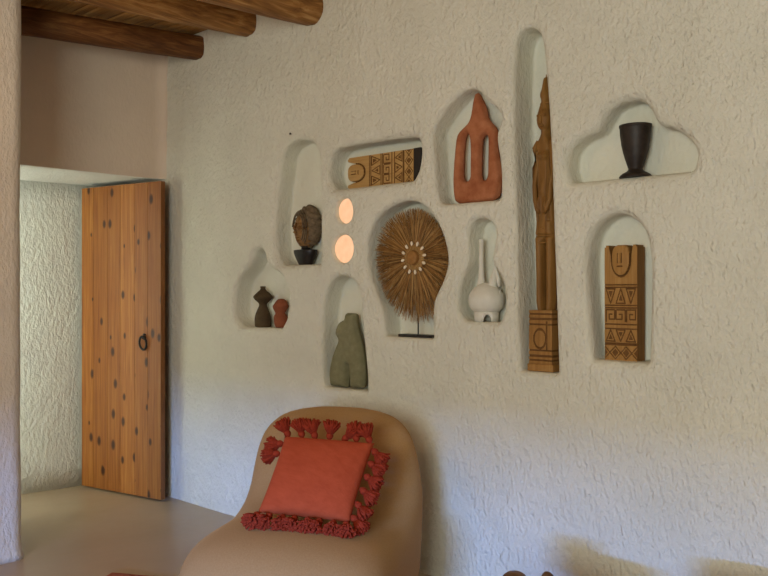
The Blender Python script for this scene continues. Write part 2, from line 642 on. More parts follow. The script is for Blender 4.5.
bmesh.ops.remove_doubles(bm, verts=bm.verts, dist=2e-5)
# back of the wall so that no light leaks in
box(bm, wx0, wx1, .20, .30, 0, wz1)
for f in bm.faces:
    c_ = f.calc_center_median()
    if .009 < c_.y < .19: f.material_index = 1
tag(obj('wall_right', bm, [M['plaster'], M['plaster_niche']]), 'white hand-plastered wall with sculpted niches', kind='structure')
ow = bpy.data.objects['wall_right']


# ------------------------------------------------------------------ room shell
def struct(name, bm, mats, label=None, smooth=False, bev=0):
    o = obj(name, bm, mats, smooth=smooth, bev=bev)
    tag(o, label, kind='structure')
    return o


bm = bmesh.new()
box(bm, -.9, 7, -5.6, .2, -.1, 0)
struct('floor', bm, M['floor'], 'polished beige cement floor')

# wall over the doorway (rounded right end), and the deep soffit
bm = bmesh.new()
sec = [(-.95, .012), (-.95, -3.2), (0, -3.2), (0, -.075)]
for k in range(1, 9):
    a = k / 8 * PI / 2
    sec.append((.055 - .055 * math.cos(a), -.075 + .075 * math.sin(a)))
sec.append((.055, .012))
lo = [bm.verts.new((x, y, 2.075)) for x, y in sec]
hi = [bm.verts.new((x, y, 3.15)) for x, y in sec]
for i in range(len(sec)):
    j = (i + 1) % len(sec)
    bm.faces.new((lo[i], lo[j], hi[j], hi[i]))
bm.faces.new(lo)
bm.faces.new(hi)
for f in bm.faces:
    f.material_index = 0
bm.normal_update()
for f in bm.faces:
    if f.normal.z < -.9 or (f.calc_center_median().z < 2.08):
        f.material_index = 1
struct('wall_back', bm, [M['plaster_shaded'], M['plaster_white']], 'plastered wall over the doorway, shade put into its tan colour', bev=.012)

# passage wall behind the doorway, daylit
bm = bmesh.new()
vs, _ = box(bm, -.95, -.70, -3.2, 0.0, 0, 2.1)
for v in vs:
    if v.co.x > -.8:
        v.co.x = -.655 + .22 * (v.co.y + .15) * (1 if v.co.y > -2 else .45)
bmesh.ops.subdivide_edges(bm, edges=bm.edges, cuts=12, use_grid_fill=True)
struct('wall_far', bm, M['plaster_white'], 'bright daylit rough plaster wall beyond the doorway', True)

# rounded pier on the left
def pier(x0, x1, y0, y1, r, z1):
    bm = bmesh.new()
    pts = []
    for cx, cy, a0 in ((x1 - r, y1 - r, 0), (x0 + .02, y1 - .02, 1), (x0 + .02, y0 + .02, 2), (x1 - r, y0 + r, 3)):
        rr = r if cx > x0 + .03 else .02
        for k in range(9):
            a = (a0 + k / 8) * PI / 2
            pts.append((cx + rr * math.cos(a), cy + rr * math.sin(a)))
    rows = []
    zs = [0, .03, .07, .12, .2] + list(np.linspace(.3, z1, 24))
    c = np.mean(pts, 0)
    for z in zs:
        fl = .02 * max(0, 1 - z / .16) ** 2
        row = []
        for x, y in pts:
            w = noise.noise((x * 3, y * 3, z * 2.2)) * .010
            d = np.array((x, y)) - c
            d /= np.hypot(*d)
            row.append(bm.verts.new((x + d[0] * (fl + w), y + d[1] * (fl + w), z)))
        rows.append(row)
    for A, B in zip(rows, rows[1:]):
        for i in range(len(A)):
            bm.faces.new((A[i], A[(i + 1) % len(A)], B[(i + 1) % len(A)], B[i]))
    bm.faces.new(rows[0][::-1])
    bm.faces.new(rows[-1])
    return bm


struct('wall_left', pier(-.10, .67, -2.3, -1.212, .07, 3.15), M['plaster_pier'], 'rounded plaster pier left of the doorway', True)

# the unseen sides of the room, with window openings; the low slot is made up to confine blue light
bm = bmesh.new()
for bx in ((0, 7, 0, .05), (0, 7, 2.45, 3.15), (0, .5, .05, 2.45), (.5, 2.4, .05, .25), (2.4, 2.5, .05, 2.45), (2.5, 6.2, .78, 2.45), (6.2, 7, .05, 2.45)):
    box(bm, bx[0], bx[1], -5.6, -5.5, bx[2], bx[3])
box(bm, .0, .12, -5.5, -2.3, 0, 3.15)
struct('wall_front', bm, M['plaster'])
bm = bmesh.new()
box(bm, 6.95, 7.05, -5.6, 0, 0, .1)
box(bm, 6.95, 7.05, -5.6, 0, 2.3, 3.15)
box(bm, 6.95, 7.05, -5.6, -4.2, .1, 2.3)
box(bm, 6.95, 7.05, -1.2, 0, .1, 2.3)
struct('wall_side', bm, M['plaster_warm_bounce'])

# ceiling of split juniper laths laid across the beams
bm = bmesh.new()
y = -5.6
while y < .02:
    w = random.uniform(.05, .085)
    z0 = 2.968 + random.uniform(-.006, .006)
    xs = np.linspace(-.1, 7.0, 28)
    rows = []
    ph = random.random() * 50
    for x in xs:
        dz = .006 * noise.noise((x * 2.5, ph, 0))
        dy = .008 * noise.noise((x * 1.5, ph, 9))
        rows.append([bm.verts.new((x, y + dy + w * (.5 - .5 * math.cos(a)), z0 + dz - .010 * math.sin(a) ** .5)) for a in np.linspace(0, PI, 7)])
    for A, B in zip(rows, rows[1:]):
        for i in range(6):
            bm.faces.new((A[i], A[i + 1], B[i + 1], B[i]))
    y += w
box(bm, -.1, 7.05, -5.6, .3, 2.975, 3.1)
struct('ceiling', bm, M['lath'], 'ceiling of rough wooden laths laid over log beams', True)

# ------------------------------------------------------------------ log beams
BEAMS = [(.400, 2.866, .072, 'dark log ceiling beam lowest at far left, running along above the doorway wall'),
         (.915, 2.912, .076, 'rough golden log ceiling beam, second out from the doorway wall'),
         (1.470, 2.880, .098, 'thick rounded log ceiling beam, third out and furthest from the doorway wall')]
for i, (bx, bz, br, lab) in enumerate(BEAMS):
    bm = bmesh.new()
    rows = []
    seg = 28
    for y in np.linspace(.02, (-2.2, -5.4, -5.4)[i], 140):
        tap = 1 + .05 * min(1, -y / 1.5)
        cx = bx + .14 * y + .012 * noise.noise((y * .9, i * 7, 0))
        cz = bz + (.035, -.004, 0)[i] * max(y, -2) + .010 * noise.noise((y * .8, i * 7, 5))
        row = []
        for k in range(seg):
            a = 2 * PI * k / seg
            r = br * tap * (1 + .07 * noise.noise((math.cos(a) * 1.3, math.sin(a) * 1.3, y * .8 + i * 9)) + .05 * noise.noise((math.cos(a) * 4, math.sin(a) * 4, y * 2.0 + i * 5)) + .03 * noise.noise((math.cos(a) * 9, math.sin(a) * 9, y * 5.0 + i * 5)))
            ca, sa = math.cos(a), math.sin(a)
            r /= (abs(ca) ** 3 + abs(sa) ** 3) ** (1 / 3) if i < 2 else (abs(ca) ** 2.4 + abs(sa) ** 2.4) ** (1 / 2.4)
            row.append(bm.verts.new((cx + r * .95 * ca, y, cz + r * sa)))
        rows.append(row)
    for A, B in zip(rows, rows[1:]):
        for k in range(seg):
            bm.faces.new((A[k], A[(k + 1) % seg], B[(k + 1) % seg], B[k]))
    bm.faces.new(rows[0]); bm.faces.new(rows[-1])
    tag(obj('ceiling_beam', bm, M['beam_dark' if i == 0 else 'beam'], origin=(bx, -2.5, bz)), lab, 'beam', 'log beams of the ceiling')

# ------------------------------------------------------------------ door
dr = thing('door_1', 'open pine plank door with black iron ring handle', 'door', (-.60, -.262, 0), math.atan2(.148, .766), kind='structure')
bm = bmesh.new()
lay = bm.faces.layers.float.new('board')
W_ = .775
ws = [.12, .145, .125, .14, .12, .125]
x = 0
for i, w in enumerate(ws):
    vs, fs = box(bm, x + .0008, x + w - .0008, 0, .036, .012, 2.045)
    for f in fs:
        f[lay] = i + 1
        f.material_index = 0
    x += w
for f in bm.faces:
    if f.calc_center_median().x > x - .002 or f.calc_center_median().y > .03:
        f.material_index = 1
obj('door_leaf', bm, [M['pine'], M['pine_edge']], dr, smooth=False, local=True, bev=.0025)
bm = bmesh.new()
for z in (.35, 1.02, 1.70):
    box(bm, .03, .74, .036, .058, z - .06, z + .06)
obj('ledge', bm, M['pine_edge'], dr, smooth=False, local=True, bev=.004)
bm = bmesh.new()
hx, hz = .625, 1.03
lathe(bm, [(.014, 0), (.016, .004), (.012, .010), (.007, .014), (.006, .022), (.001, .024)], (hx, 0, hz + .012), 16, axis=(0, -1, 0))
tube(bm, [(hx - .012, -.003, hz + .03), (hx, -.006, hz + .036), (hx + .012, -.003, hz + .03)], .005, 8)
ho = obj('handle_plate', bm, M['iron'], dr, local=True)
bm = bmesh.new()
tube(bm, [(hx + .032 * math.sin(a), -.016 - .004 * math.cos(a), hz - .022 + .042 * math.cos(a)) for a in np.linspace(0, 2 * PI, 28)], .0072, 10)
obj('ring_handle', bm, M['iron'], dr, local=True)
bm = bmesh.new()
for z in (.28, 1.75):
    box(bm, -.03, .22, .058, .062, z - .02, z + .02)
obj('hinge', bm, M['iron'], dr, smooth=False, local=True)

# ------------------------------------------------------------------ glowing ovals
for i, (px, py, hw, hh, lab) in enumerate([(344.8, 211, 8.0, 13.0, 'upper, smaller glowing orange oval light set in the white wall'),
                                           (342.8, 248.7, 10.4, 15.0, 'lower, larger glowing orange oval light set in the white wall')]):
    c = at_y(px, py, 0)
    l = at_y(px - hw, py, 0)
    rx = (c - l).x * .98
    rz = hh / F * (c - CAM).dot(FWD) * .96
    bm = bmesh.new()
    lathe(bm, smooth_prof([(.0005, -.012), (.5, -.010), (.85, -.005), (1.0, 0.002), (1.0, .010), (.0005, .012)], 4), (0, 0, 0), 32)
    for v in bm.verts:
        X, Y, Z = v.co
        v.co = (X * rx * 1.7, Z, Y * rz * 1.35)
    bmesh.ops.translate(bm, verts=bm.verts, vec=(c.x, .034, c.z))
    tag(obj('wall_lamp', bm, M['glow'], origin=(c.x, .034, c.z)), lab, 'wall light', 'oval wall lights')

# small nail in the wall
p = at_y(291.5, 134, 0)
bm = bmesh.new()
lathe(bm, [(.0025, 0), (.0025, .012), (.006, .013), (.006, .016), (.001, .017)], (p.x, p.y + .004, p.z), 12, axis=(0, -1, 0))
tag(obj('nail', bm, M['iron'], origin=(p.x, p.y, p.z)), 'tiny dark nail in the white wall above the carved head niche', 'nail')

# ------------------------------------------------------------------ head on bowl base
zb = LEDGE['head']
yc = .078
c = at_y(305.5, 240, yc)
t = thing('head_sculpture', 'carved wooden head with round face on a black bowl-shaped base', 'sculpture', (c.x, yc, zb))
mpp = (c - CAM).dot(FWD) / F                      # metres per pixel there
bm = bmesh.new()
lathe(bm, smooth_prof([(.001, 0), (.044, 0), (.048, .004), (.066, .035), (.080, .062), (.083, .080), (.078, .084), (.03, .088), (.001, .089)], 5), (c.x, yc, zb), 36, sy=.6)
lathe(bm, [(.026, .08), (.026, .10), (.034, .104)], (c.x + .004, yc, zb), 20)
obj('base', bm, M['black'], t)
# head: egg with brow, eyes, nose, lips, turned to the room
hc = Vector((c.x + .004, yc, zb + .203))
bm = bmesh.new()
bmesh.ops.create_icosphere(bm, subdivisions=5, radius=1)
for v in bm.verts:
    n = v.co.normalized()
    X, Y, Z = n
    r = 1 + .04 * noise.noise(n * 4)
    fx = X + .25                                    # the face sits towards the left
    fr_ = -Y
    if fr_ > .1:
        r += .26 * math.exp(-((fx) ** 2 / .010 + (Z + .12) ** 2 / .06)) * fr_               # nose
        for s in (-1, 1):
            r -= .24 * math.exp(-((fx - s * .30) ** 2 / .02 + (Z - .02) ** 2 / .015)) * fr_   # eye hollows
            r += .13 * math.exp(-((fx - s * .30) ** 2 / .008 + (Z - .02) ** 2 / .006)) * fr_  # lids
            r += .14 * math.exp(-((fx - s * .30) ** 2 / .04 + (Z - .2) ** 2 / .004)) * fr_   # brows
        r += .13 * math.exp(-(fx ** 2 / .03 + (Z + .50) ** 2 / .005)) * fr_
        r -= .15 * math.exp(-(fx ** 2 / .03 + (Z + .58) ** 2 / .002)) * fr_
        r += .13 * math.exp(-(fx ** 2 / .025 + (Z + .66) ** 2 / .005)) * fr_
    v.co = Vector((X * r * .080, Y * r * .052, Z * r * .106)) + hc + Vector((0, 0, -.004))
obj('head', bm, M['head'], t)
def on_face(dx, dz, out=0):
    q = max(.05, 1 - (dx / .080) ** 2 - (dz / .106) ** 2)
    return hc + Vector((dx, -.052 * math.sqrt(q) - out, dz))


def blob(bm, p, rx, ry, rz):
    g_ = bmesh.ops.create_uvsphere(bm, u_segments=14, v_segments=10, radius=1)
    for v in g_['verts']: v.co = Vector((v.co.x * rx, v.co.y * ry, v.co.z * rz)) + p


for s_ in (-1, 1):
    bm = bmesh.new()
    blob(bm, on_face(-.022 + s_ * .026, .004, -.002), .015, .009, .011)
    obj('eye', bm, M['carved_dark'], t)
    bm = bmesh.new()
    tube(bm, [on_face(-.022 + s_ * .026 + .018 * math.cos(a), .004 + .014 * math.sin(a), .001) for a in np.linspace(0, 2 * PI, 18)], .0032, 6)
    obj('eyelid', bm, M['head'], t)
bm = bmesh.new()
tube(bm, [on_face(-.022, .030, 0), on_face(-.022, .010, .006), on_face(-.022, -.022, .013), on_face(-.022, -.030, .004)], [.005, .007, .012, .006], 10)
obj('nose', bm, M['head'], t)
bm = bmesh.new()
blob(bm, on_face(-.020, -.052, 0), .019, .010, .006)
blob(bm, on_face(-.020, -.064, 0), .016, .010, .006)
obj('lips', bm, M['carved_dark'], t)
for k in range(3):
    bm = bmesh.new()
    rr = .070 + .011 * k
    tube(bm, [on_face(max(-.074, min(.076, -.014 + rr * .80 * math.cos(a))), max(-.09, min(.098, rr * 1.12 * math.sin(a) - .002)), .014) for a in np.linspace(-.9, PI * .95, 30)], .0042, 6)
    obj('headband', bm, M['headdress'], t)
bm = bmesh.new()                                    # headdress: shell over the back and the top of the head
bmesh.ops.create_icosphere(bm, subdivisions=5, radius=1)
for v in bm.verts:
    n = v.co.normalized()
    X, Y, Z = n
    r = 1.0 + .035 * math.sin(26 * (Z + .4 * X)) * (1 if Y < .3 else .4)
    rim = math.exp(-((math.hypot(X + .22, Z + .18) - .72) ** 2) / .006)
    r += .05 * rim
    v.co = Vector((X * r * .097, Y * r * .053, Z * r * .119)) + hc + Vector((.012, .010, .012))
    # opening for the face
    if Y < 0 and math.hypot(X + .22, (Z + .18)) < .70:
        v.co.y += .055
obj('headdress', bm, M['headdress'], t)

# ------------------------------------------------------------------ two small figurines
zb = LEDGE['figurines']
yc = .065
c = at_y(263.0, 320, yc)
mpp = (c - CAM).dot(FWD) / F
bm = bmesh.new()
lathe(bm, smooth_prof([(.001, 0), (7.2, 0), (8.3, 3), (8.4, 8), (7.4, 13), (5.4, 18), (4.0, 21.5), (4.6, 24), (8.0, 27.2), (9.6, 29.5), (9.4, 31), (6.6, 34), (3.2, 37), (2.5, 38.5), (2.7, 40.5), (1.2, 40.8), (.001, 40.6)], 5), (0, 0, 0), 32, sy=.85)
for v in bm.verts: v.co = Vector((v.co.x * 1.1, v.co.y * 1.1, v.co.z * 1.0)) * mpp
bmesh.ops.translate(bm, verts=bm.verts, vec=(c.x, yc, zb))
tag(obj('figurine_vase', bm, M['brown_clay'], origin=(c.x, yc, zb)), 'dark brown pinched-waist clay vase shaped like a bust, left of the red figurine', 'vase')
c2 = at_y(280.8, 320, yc + .012)
bm = bmesh.new()
lathe(bm, smooth_prof([(.001, 0), (4.8, 0), (7.4, 3), (8.2, 8), (7.2, 11.5), (5.6, 14), (6.6, 16.5), (8.6, 20), (8.6, 22), (6.4, 25), (4.0, 27.6), (2.0, 28.4), (.001, 28.6)], 5), (0, 0, 0), 32, sy=.8)
for v in bm.verts:
    v.co.x += .8 * math.sin(v.co.z * .28)
    if v.co.z > 10: v.co.x -= .5 * noise.noise(v.co * .2)
    v.co *= mpp
bmesh.ops.translate(bm, verts=bm.verts, vec=(c2.x, yc + .012, zb))
tag(obj('figurine', bm, M['terracotta_red'], origin=(c2.x, yc + .012, zb)), 'small red clay figurine of two stacked lobes beside the dark brown vase', 'figurine')

# ------------------------------------------------------------------ green clay torso
zb = LEDGE['torso']
yc = .068
torso_px = [(347.4, 315.5), (347.6, 315.4), (357.6, 316), (357.8, 316.1), (358, 322), (359, 329), (361.5, 338), (365, 350), (368, 365), (368.5, 380), (367.2, 391.2), (366.8, 391.4), (354, 391.2), (353.4, 391), (352.8, 381), (351.4, 368), (350.8, 368), (349.8, 380), (348.6, 390.6), (348, 390.8), (331, 388.6), (330.4, 388.4), (329, 378), (330.5, 366), (334.5, 353), (338.8, 345), (339.6, 342), (337.6, 338), (337, 330), (339.5, 325), (343.5, 322.5), (346.4, 322)]
o = px_outline(torso_px, yc, .86, 349)
o[:, 1] = zb + (o[:, 1] - o[:, 1].min()) * .99
ax = at_y(344, 333, yc)
bx_ = at_y(343, 333, yc).x


def torso_rel(x, z):
    g = 0
    cx = at_y(350.6, 372, yc).x
    h = (z - zb)
    if h < .13:
        g += .034 * math.exp(-((x - cx) / .009) ** 2) * min(1, max(0, (.15 - h) / .05))
    g -= .012 * math.exp(-(((x - bx_) / .022) ** 2 + ((z - ax.z) / .022) ** 2))
    return g


bm = inflate(o, .042, .045, yc, step=.006, relief=torso_rel, smooth=2)
tag(obj('torso_sculpture', bm, M['green_clay'], origin=(at_y(349, 333, yc).x, yc, zb)), 'grey-green rough clay torso with cut neck and split legs', 'sculpture')

# ------------------------------------------------------------------ terracotta figure with two slots
zb = LEDGE['terra']
yc = .066
ter_px = [(477, 91), (480, 91), (483, 98), (486.5, 104), (488, 110), (489, 117), (495, 122), (500, 130), (499, 141), (500, 152), (503.5, 168), (503, 185), (500, 198), (480, 201), (457, 203), (454.5, 196), (453.5, 183), (454, 168), (455.5, 150), (457, 136), (460, 130), (467, 124), (471, 119), (473, 110), (474.5, 99)]
sl1 = [(465.2, 138), (468, 131), (471.3, 134), (472.3, 150), (472, 166), (472, 179), (463.5, 180), (463.8, 160)]
sl2 = [(483.0, 136), (487.5, 132), (490.2, 136), (489.6, 160), (489.4, 178), (481.6, 179), (481.8, 160), (482.2, 145)]
o = px_outline(ter_px, yc, .95, 478)
base = o[:, 1].min()
fz = lambda a: np.stack([a[:, 0], zb + (a[:, 1] - base)], 1)
bm = inflate(fz(o), .027, .024, yc, holes=[fz(px_outline(sl1, yc)), fz(px_outline(sl2, yc))], step=.006, smooth=2)
tag(obj('terracotta_figure', bm, M['terracotta'], origin=(at_y(478, 150, yc).x, yc, zb)), 'orange terracotta abstract figure with pointed head and two tall slots', 'sculpture')

# ------------------------------------------------------------------ straw disc on a stand
zb = LEDGE['straw']
yc = .046
c = at_y(417.5, 258, yc)
t = thing('straw_disc', 'round radiating straw disc with ring of cowrie shells on a black stand', 'ornament', (c.x, yc, zb))
R_ = 62.5 / F * (c - CAM).dot(FWD)
bm = bmesh.new()
niche_poly = px_outline(NICHES['straw'][0], 0)
niche_poly = resample(chaikin(niche_poly, 2), .02)
def reach(a):
    d = np.array((math.cos(a), math.sin(a)))
    rr = np.arange(.05, .40, .006)
    ok = inside(niche_poly, np.array((c.x, c.z)) + rr[:, None] * d)
    return rr[ok].max() if ok.all() == False and ok.any() else .4
REACH = [reach(2 * PI * k / 120) for k in range(120)]
for i in range(2600):
    a = random.uniform(0, 2 * PI)
    r0 = random.uniform(.02, .09)
    L = R_ * random.choice([1, 1, 1, .9, .8, .6]) * random.uniform(.86, 1.03)
    lay_ = random.uniform(-.012, .018)
    da = random.gauss(0, .05)
    lim = min(REACH[int((a + e_) / (2 * PI) * 120 + q_) % 120] for q_ in (-1, 0, 1) for e_ in (0, da)) - .013
    L = min(L, lim * random.uniform(.95, 1))
    w = random.uniform(.0009, .0021)
    pts = []
    for s in (0, .5, 1):
        rr = r0 + (L - r0) * s
        aa = a + da * s * s
        yy = yc + lay_ * (1 - .3 * s) + random.gauss(0, .003) * s - .010 * (1 - s)
        pts.append(Vector((c.x + rr * math.cos(aa), yy, c.z + rr * math.sin(aa) - .01 * s * s)))
    d = (pts[-1] - pts[0]).normalized()
    sd = d.cross(Vector((0, 1, 0))).normalized()
    mi = random.choices([0, 1, 2], [5, 3, 2])[0]
    rows = [[bm.verts.new(p + sd * w * q), bm.verts.new(p - sd * w * q), bm.verts.new(p - Vector((0, w * 1.2 * q, 0)))] for p, q in zip(pts, (1, 1, .45))]
    for A, B in zip(rows, rows[1:]):
        for k in range(3):
            bm.faces.new((A[k], A[(k + 1) % 3], B[(k + 1) % 3], B[k])).material_index = mi
tag(obj('straw_fringe', bm, [M['straw1'], M['straw2'], M['straw3']], t, smooth=False), 'radiating brown straw', kind='stuff')
bm = bmesh.new()
lathe(bm, [(.001, -.012), (.058, -.012), (.066, 0), (.058, .014), (.001, .018)], (c.x, yc - .012, c.z), 40, axis=(0, -1, 0))
for k in range(30):
    a = 2 * PI * k / 30
    tube(bm, [(c.x + r * math.cos(a), yc - .031 + .10 * max(0, r - .05), c.z + r * math.sin(a)) for r in (.03, .05, .066)], .0026, 6)
obj('woven_disc', bm, M['straw2'], t)
bm = bmesh.new()
lathe(bm, smooth_prof([(.001, 0), (.034, 0), (.035, .012), (.031, .020), (.012, .025), (.001, .024)], 4), (c.x, yc - .028, c.z), 32, axis=(0, -1, 0))
obj('boss', bm, M['straw1'], t)
sh = bmesh.new()
bmesh.ops.create_uvsphere(sh, u_segments=14, v_segments=10, radius=1)
for v in sh.verts:
    x_, y_, z_ = v.co
    v.co = (x_ * .0075 * (1 + .15 * z_), y_ * .005 + (.002 if abs(x_) < .15 and y_ < 0 else 0), z_ * .012)
sh_o = None
for k in range(12):
    a = 2 * PI * (k + .3) / 12
    if sh_o is None:
        o_ = obj('cowrie_shell', sh, M['shell'], t, local=True)
        sh_o = o_
    else:
        o_ = sh_o.copy()
        C.objects.link(o_)
        o_.parent = t
    o_.location = (.070 * math.cos(a), -.030, c.z - zb + .070 * math.sin(a))
    o_.rotation_euler = (0, PI / 2 - a, 0)
bm = bmesh.new()
tube(bm, [(c.x - .006, yc + .012, zb + .01), (c.x - .006, yc + .012, c.z)], .0035, 8)
obj('rod', bm, M['iron'], t)
bl, br_ = max(at_y(398.5, 337, .03).x, niche_poly[niche_poly[:, 1] < zb + .05][:, 0].min() + .034), min(at_y(434, 337, .03).x, niche_poly[niche_poly[:, 1] < zb + .05][:, 0].max() - .016)
bm = bmesh.new()
box(bm, bl, br_, yc - .020, yc + .05, zb + .0005, zb + .013)
obj('base_plate', bm, M['black'], t, smooth=False, bev=.002)

# ------------------------------------------------------------------ white footed vase
zb = LEDGE['white']
yc = .066
c = at_y(486.6, 300, yc)
mpp = (c - CAM).dot(FWD) / F
t = thing('spouted_vase', 'white ceramic vase with long neck, curved spout and arched feet', 'vase', (c.x, yc, zb))
U = lambda a: a * mpp
bm = bmesh.new()
lathe(bm, smooth_prof([(.001, 7.5), (8, 7.6), (13, 9.5), (17.5, 14), (19.2, 21), (18.2, 27), (14.5, 32.5), (9, 36.5), (4, 38.5), (.001, 39)], 5), (0, 0, 0), 40, sx=1.0, sy=.84)
for v in bm.verts: v.co = v.co * mpp + Vector((c.x, yc, zb))
obj('body', bm, M['white_clay'], t)
bm = bmesh.new()
nx = c.x - U(6.5)
prof = smooth_prof([(6.5, 31), (4.3, 38), (3.1, 46), (2.6, 58), (2.4, 70), (2.5, 82.5)], 5) + [(1.6, 82.7), (1.5, 76), (.001, 75.5)]
lathe(bm, [(r * mpp, z * mpp) for r, z in prof], (nx, yc, zb), 24)
obj('neck', bm, M['white_clay'], t)
bm = bmesh.new()
path = [(6, 30), (7.5, 38), (9.2, 46), (10.8, 53), (11.6, 58)]
tube(bm, [(c.x + U(a), yc, zb + U(b_)) for a, b_ in path], [U(q) for q in (6.5, 4.6, 3.0, 1.9, 1.0)], 18)
obj('spout', bm, M['white_clay'], t)
bm = bmesh.new()
path = [(11.5, 57), (13.0, 50), (15.5, 43), (18, 36), (18.5, 28), (16.5, 22)]
tube(bm, [(c.x + U(a * .92), yc, zb + U(b_)) for a, b_ in path], [U(q) for q in (1.0, 1.7, 2.2, 2.4, 2.5, 3)], 14)
obj('handle', bm, M['white_clay'], t)
bm = bmesh.new()
seg = 96
rows = []
for r_, zf in ((12.8, 0), (13.4, 1), (10, 1), (9.8, 0)):
    row = []
    for k in range(seg):
        a = 2 * PI * k / seg
        u = ((a * 3 / (2 * PI) + .5 + .45) % 1) - .5
        arch = 7.0 * math.sqrt(max(0, 1 - (u / .17) ** 2)) if abs(u) < .17 else 0
        z = 10.5 if zf else arch
        row.append(bm.verts.new((c.x + U(r_ * math.cos(a)), yc + U(r_ * .85 * math.sin(a)), zb + U(z))))
    rows.append(row)
rows.append(rows[0])
for A, B in zip(rows, rows[1:]):
    for k in range(seg):
        bm.faces.new((A[k], A[(k + 1) % seg], B[(k + 1) % seg], B[k]))
obj('foot', bm, M['white_clay'], t)

# ------------------------------------------------------------------ black goblet
zb = LEDGE['cloud']
yc = .058
c = at_y(635.5, 170, yc)
mpp = (c - CAM).dot(FWD) / F
bm = bmesh.new()
pr = smooth_prof([(.001, 0), (15.2, 0), (15.4, 2.2), (13, 4.2), (9, 6.3), (7.2, 8.5), (7.8, 11), (10.2, 18), (12.8, 27), (14.6, 37), (15.6, 46), (15.9, 50)], 5) + [(16.4, 50.3), (16.4, 52.6), (15.2, 53), (14.4, 52.4), (13, 40), (8, 20), (.001, 16)]
lathe(bm, [(a * mpp, b_ * mpp) for a, b_ in pr], (c.x, yc, zb), 40, sy=.9)
for v in bm.verts:
    a = math.atan2(v.co.y - yc, v.co.x - c.x)
    h = (v.co.z - zb) / mpp
    if 12 < h < 49:
        k = 1 + .02 * noise.noise((a * 3, h * .2, 0))
        v.co.x = c.x + (v.co.x - c.x) * k
        v.co.y = yc + (v.co.y - yc) * k
tag(obj('goblet', bm, M['goblet'], origin=(c.x, yc, zb)), 'black footed goblet vase standing in the cloud-shaped niche', 'goblet')


# ------------------------------------------------------------------ carved boards
def seg_d(P, a, b_):
    a, b_ = np.array(a), np.array(b_)
    ab = b_ - a
    t_ = np.clip(((P - a) @ ab) / (ab @ ab), 0, 1)
    return np.hypot(*(P - a - t_[:, None] * ab).T)


def poly_in(P, pts):
    return inside(np.array(pts), P)


def board_pattern(P, w, h):
    """groove (0..1) and relief for points P in a board w wide and h tall, plus the mask of the cut outline"""
    g = np.zeros(len(P))
    lw = .0024

    def line(a, b_, k=1.0):
        np.maximum(g, (seg_d(P, a, b_) < lw * k).astype(float), out=g)
    for v in (.135, .150, .275, .315, .455, .480, .635, .655):
        line((0, v * h), (w, v * h), .85)
    # lattice of crosses
    n = 3
    cw = w / n
    for i in range(n):
        x0 = i * cw
        line((x0, .012 * h), (x0 + cw, .122 * h), .8)
        line((x0, .122 * h), (x0 + cw, .012 * h), .8)
        for cx in (x0 + cw / 2, ):
            pass
        cz = .067 * h
        np.maximum(g, ((np.abs(P[:, 0] - x0) / (cw * .28) + np.abs(P[:, 1] - cz) / (.035 * h)) < 1).astype(float), out=g)
    np.maximum(g, ((np.abs(P[:, 0] - w) / (cw * .28) + np.abs(P[:, 1] - .067 * h) / (.035 * h)) < 1).astype(float), out=g)

    def tri(x0, x1, z0, z1, up):
        b0, b1, ap = ((x0, z0), (x1, z0), ((x0 + x1) / 2, z1)) if up else ((x0, z1), (x1, z1), ((x0 + x1) / 2, z0))
        for a, b_ in ((b0, b1), (b1, ap), (ap, b0)):
            line(a, b_, .8)
        cx, cz = (b0[0] + b1[0] + ap[0]) / 3, (b0[1] + b1[1] + ap[1]) / 3
        q = [(cx + (p[0] - cx) * .42, cz + (p[1] - cz) * .42) for p in (b0, b1, ap)]
        g[poly_in(P, q)] = 1
    for z0, z1, first in ((.165, .265, True), (.495, .622, False)):
        for i in range(3):
            x0 = w * (.03 + .31 * i)
            tri(x0 + .003, x0 + .32 * w - .003, z0 * h, z1 * h, first if i % 2 == 0 else not first)
    # square spirals
    for i in range(3):
        x0, x1 = w * (.05 + .315 * i), w * (.05 + .315 * i) + w * .27
        z0, z1 = .335 * h, .44 * h
        cx, cz = (x0 + x1) / 2, (z0 + z1) / 2
        hx, hz = (x1 - x0) / 2, (z1 - z0) / 2
        s = -1 if i == 1 else 1
        sp = [(-1, -1), (-1, 1), (1, 1), (1, -.6), (-.3, -.6), (-.3, .25), (.35, .25)]
        for a, b_ in zip(sp, sp[1:]):
            line((cx + s * a[0] * hx, cz + a[1] * hz), (cx + s * b_[0] * hx, cz + b_[1] * hz), .8)
    # face between two horns
    fx, fz = w * .5, h * .868
    ew, eh = w * .27, h * .13
    U_ = np.abs(P[:, 0] - fx) / ew
    Vv = (P[:, 1] - fz) / eh
    e = np.where(Vv > 0, (U_ ** 3.2 + np.abs(Vv) ** 3.2) ** (1 / 3.2), np.hypot(U_, Vv))
    rel = np.where(e < 1, -.011 * np.sqrt(np.clip(1 - e * e, 0, 1)), 0)
    v_ = P[:, 1] / h
    g[(e >= 1) & (e < 1.13) & (v_ < .93)] = 1
    rel = rel + np.where((e >= 1) & (e < 1.4) & (v_ > .72), .005 * np.clip((1.4 - e) / .4, 0, 1), 0)
    # long nose and half-closed eyes
    nose = (np.abs(P[:, 0] - fx) < .006) & (v_ > .845) & (v_ < .93)
    rel = rel - .004 * nose
    for sgn in (-1, 1):
        line((fx + sgn * .0085, h * .93), (fx + sgn * .0085, h * .845), .6)
    line((fx - .011, .815 * h), (fx + .011, .815 * h), .7)
    # outline: crescent gap either side of the face, horns at the edges
    keep = np.ones(len(P), bool)
    keep &= ~((v_ > .885) & (e > 1.04) & (np.abs(P[:, 0] / w - .5) < .29 + .08 * (v_ - .885) / .115))
    keep &= ~((v_ > .985) & (np.abs(P[:, 0] / w - .5) > .47))
    return g, rel, keep


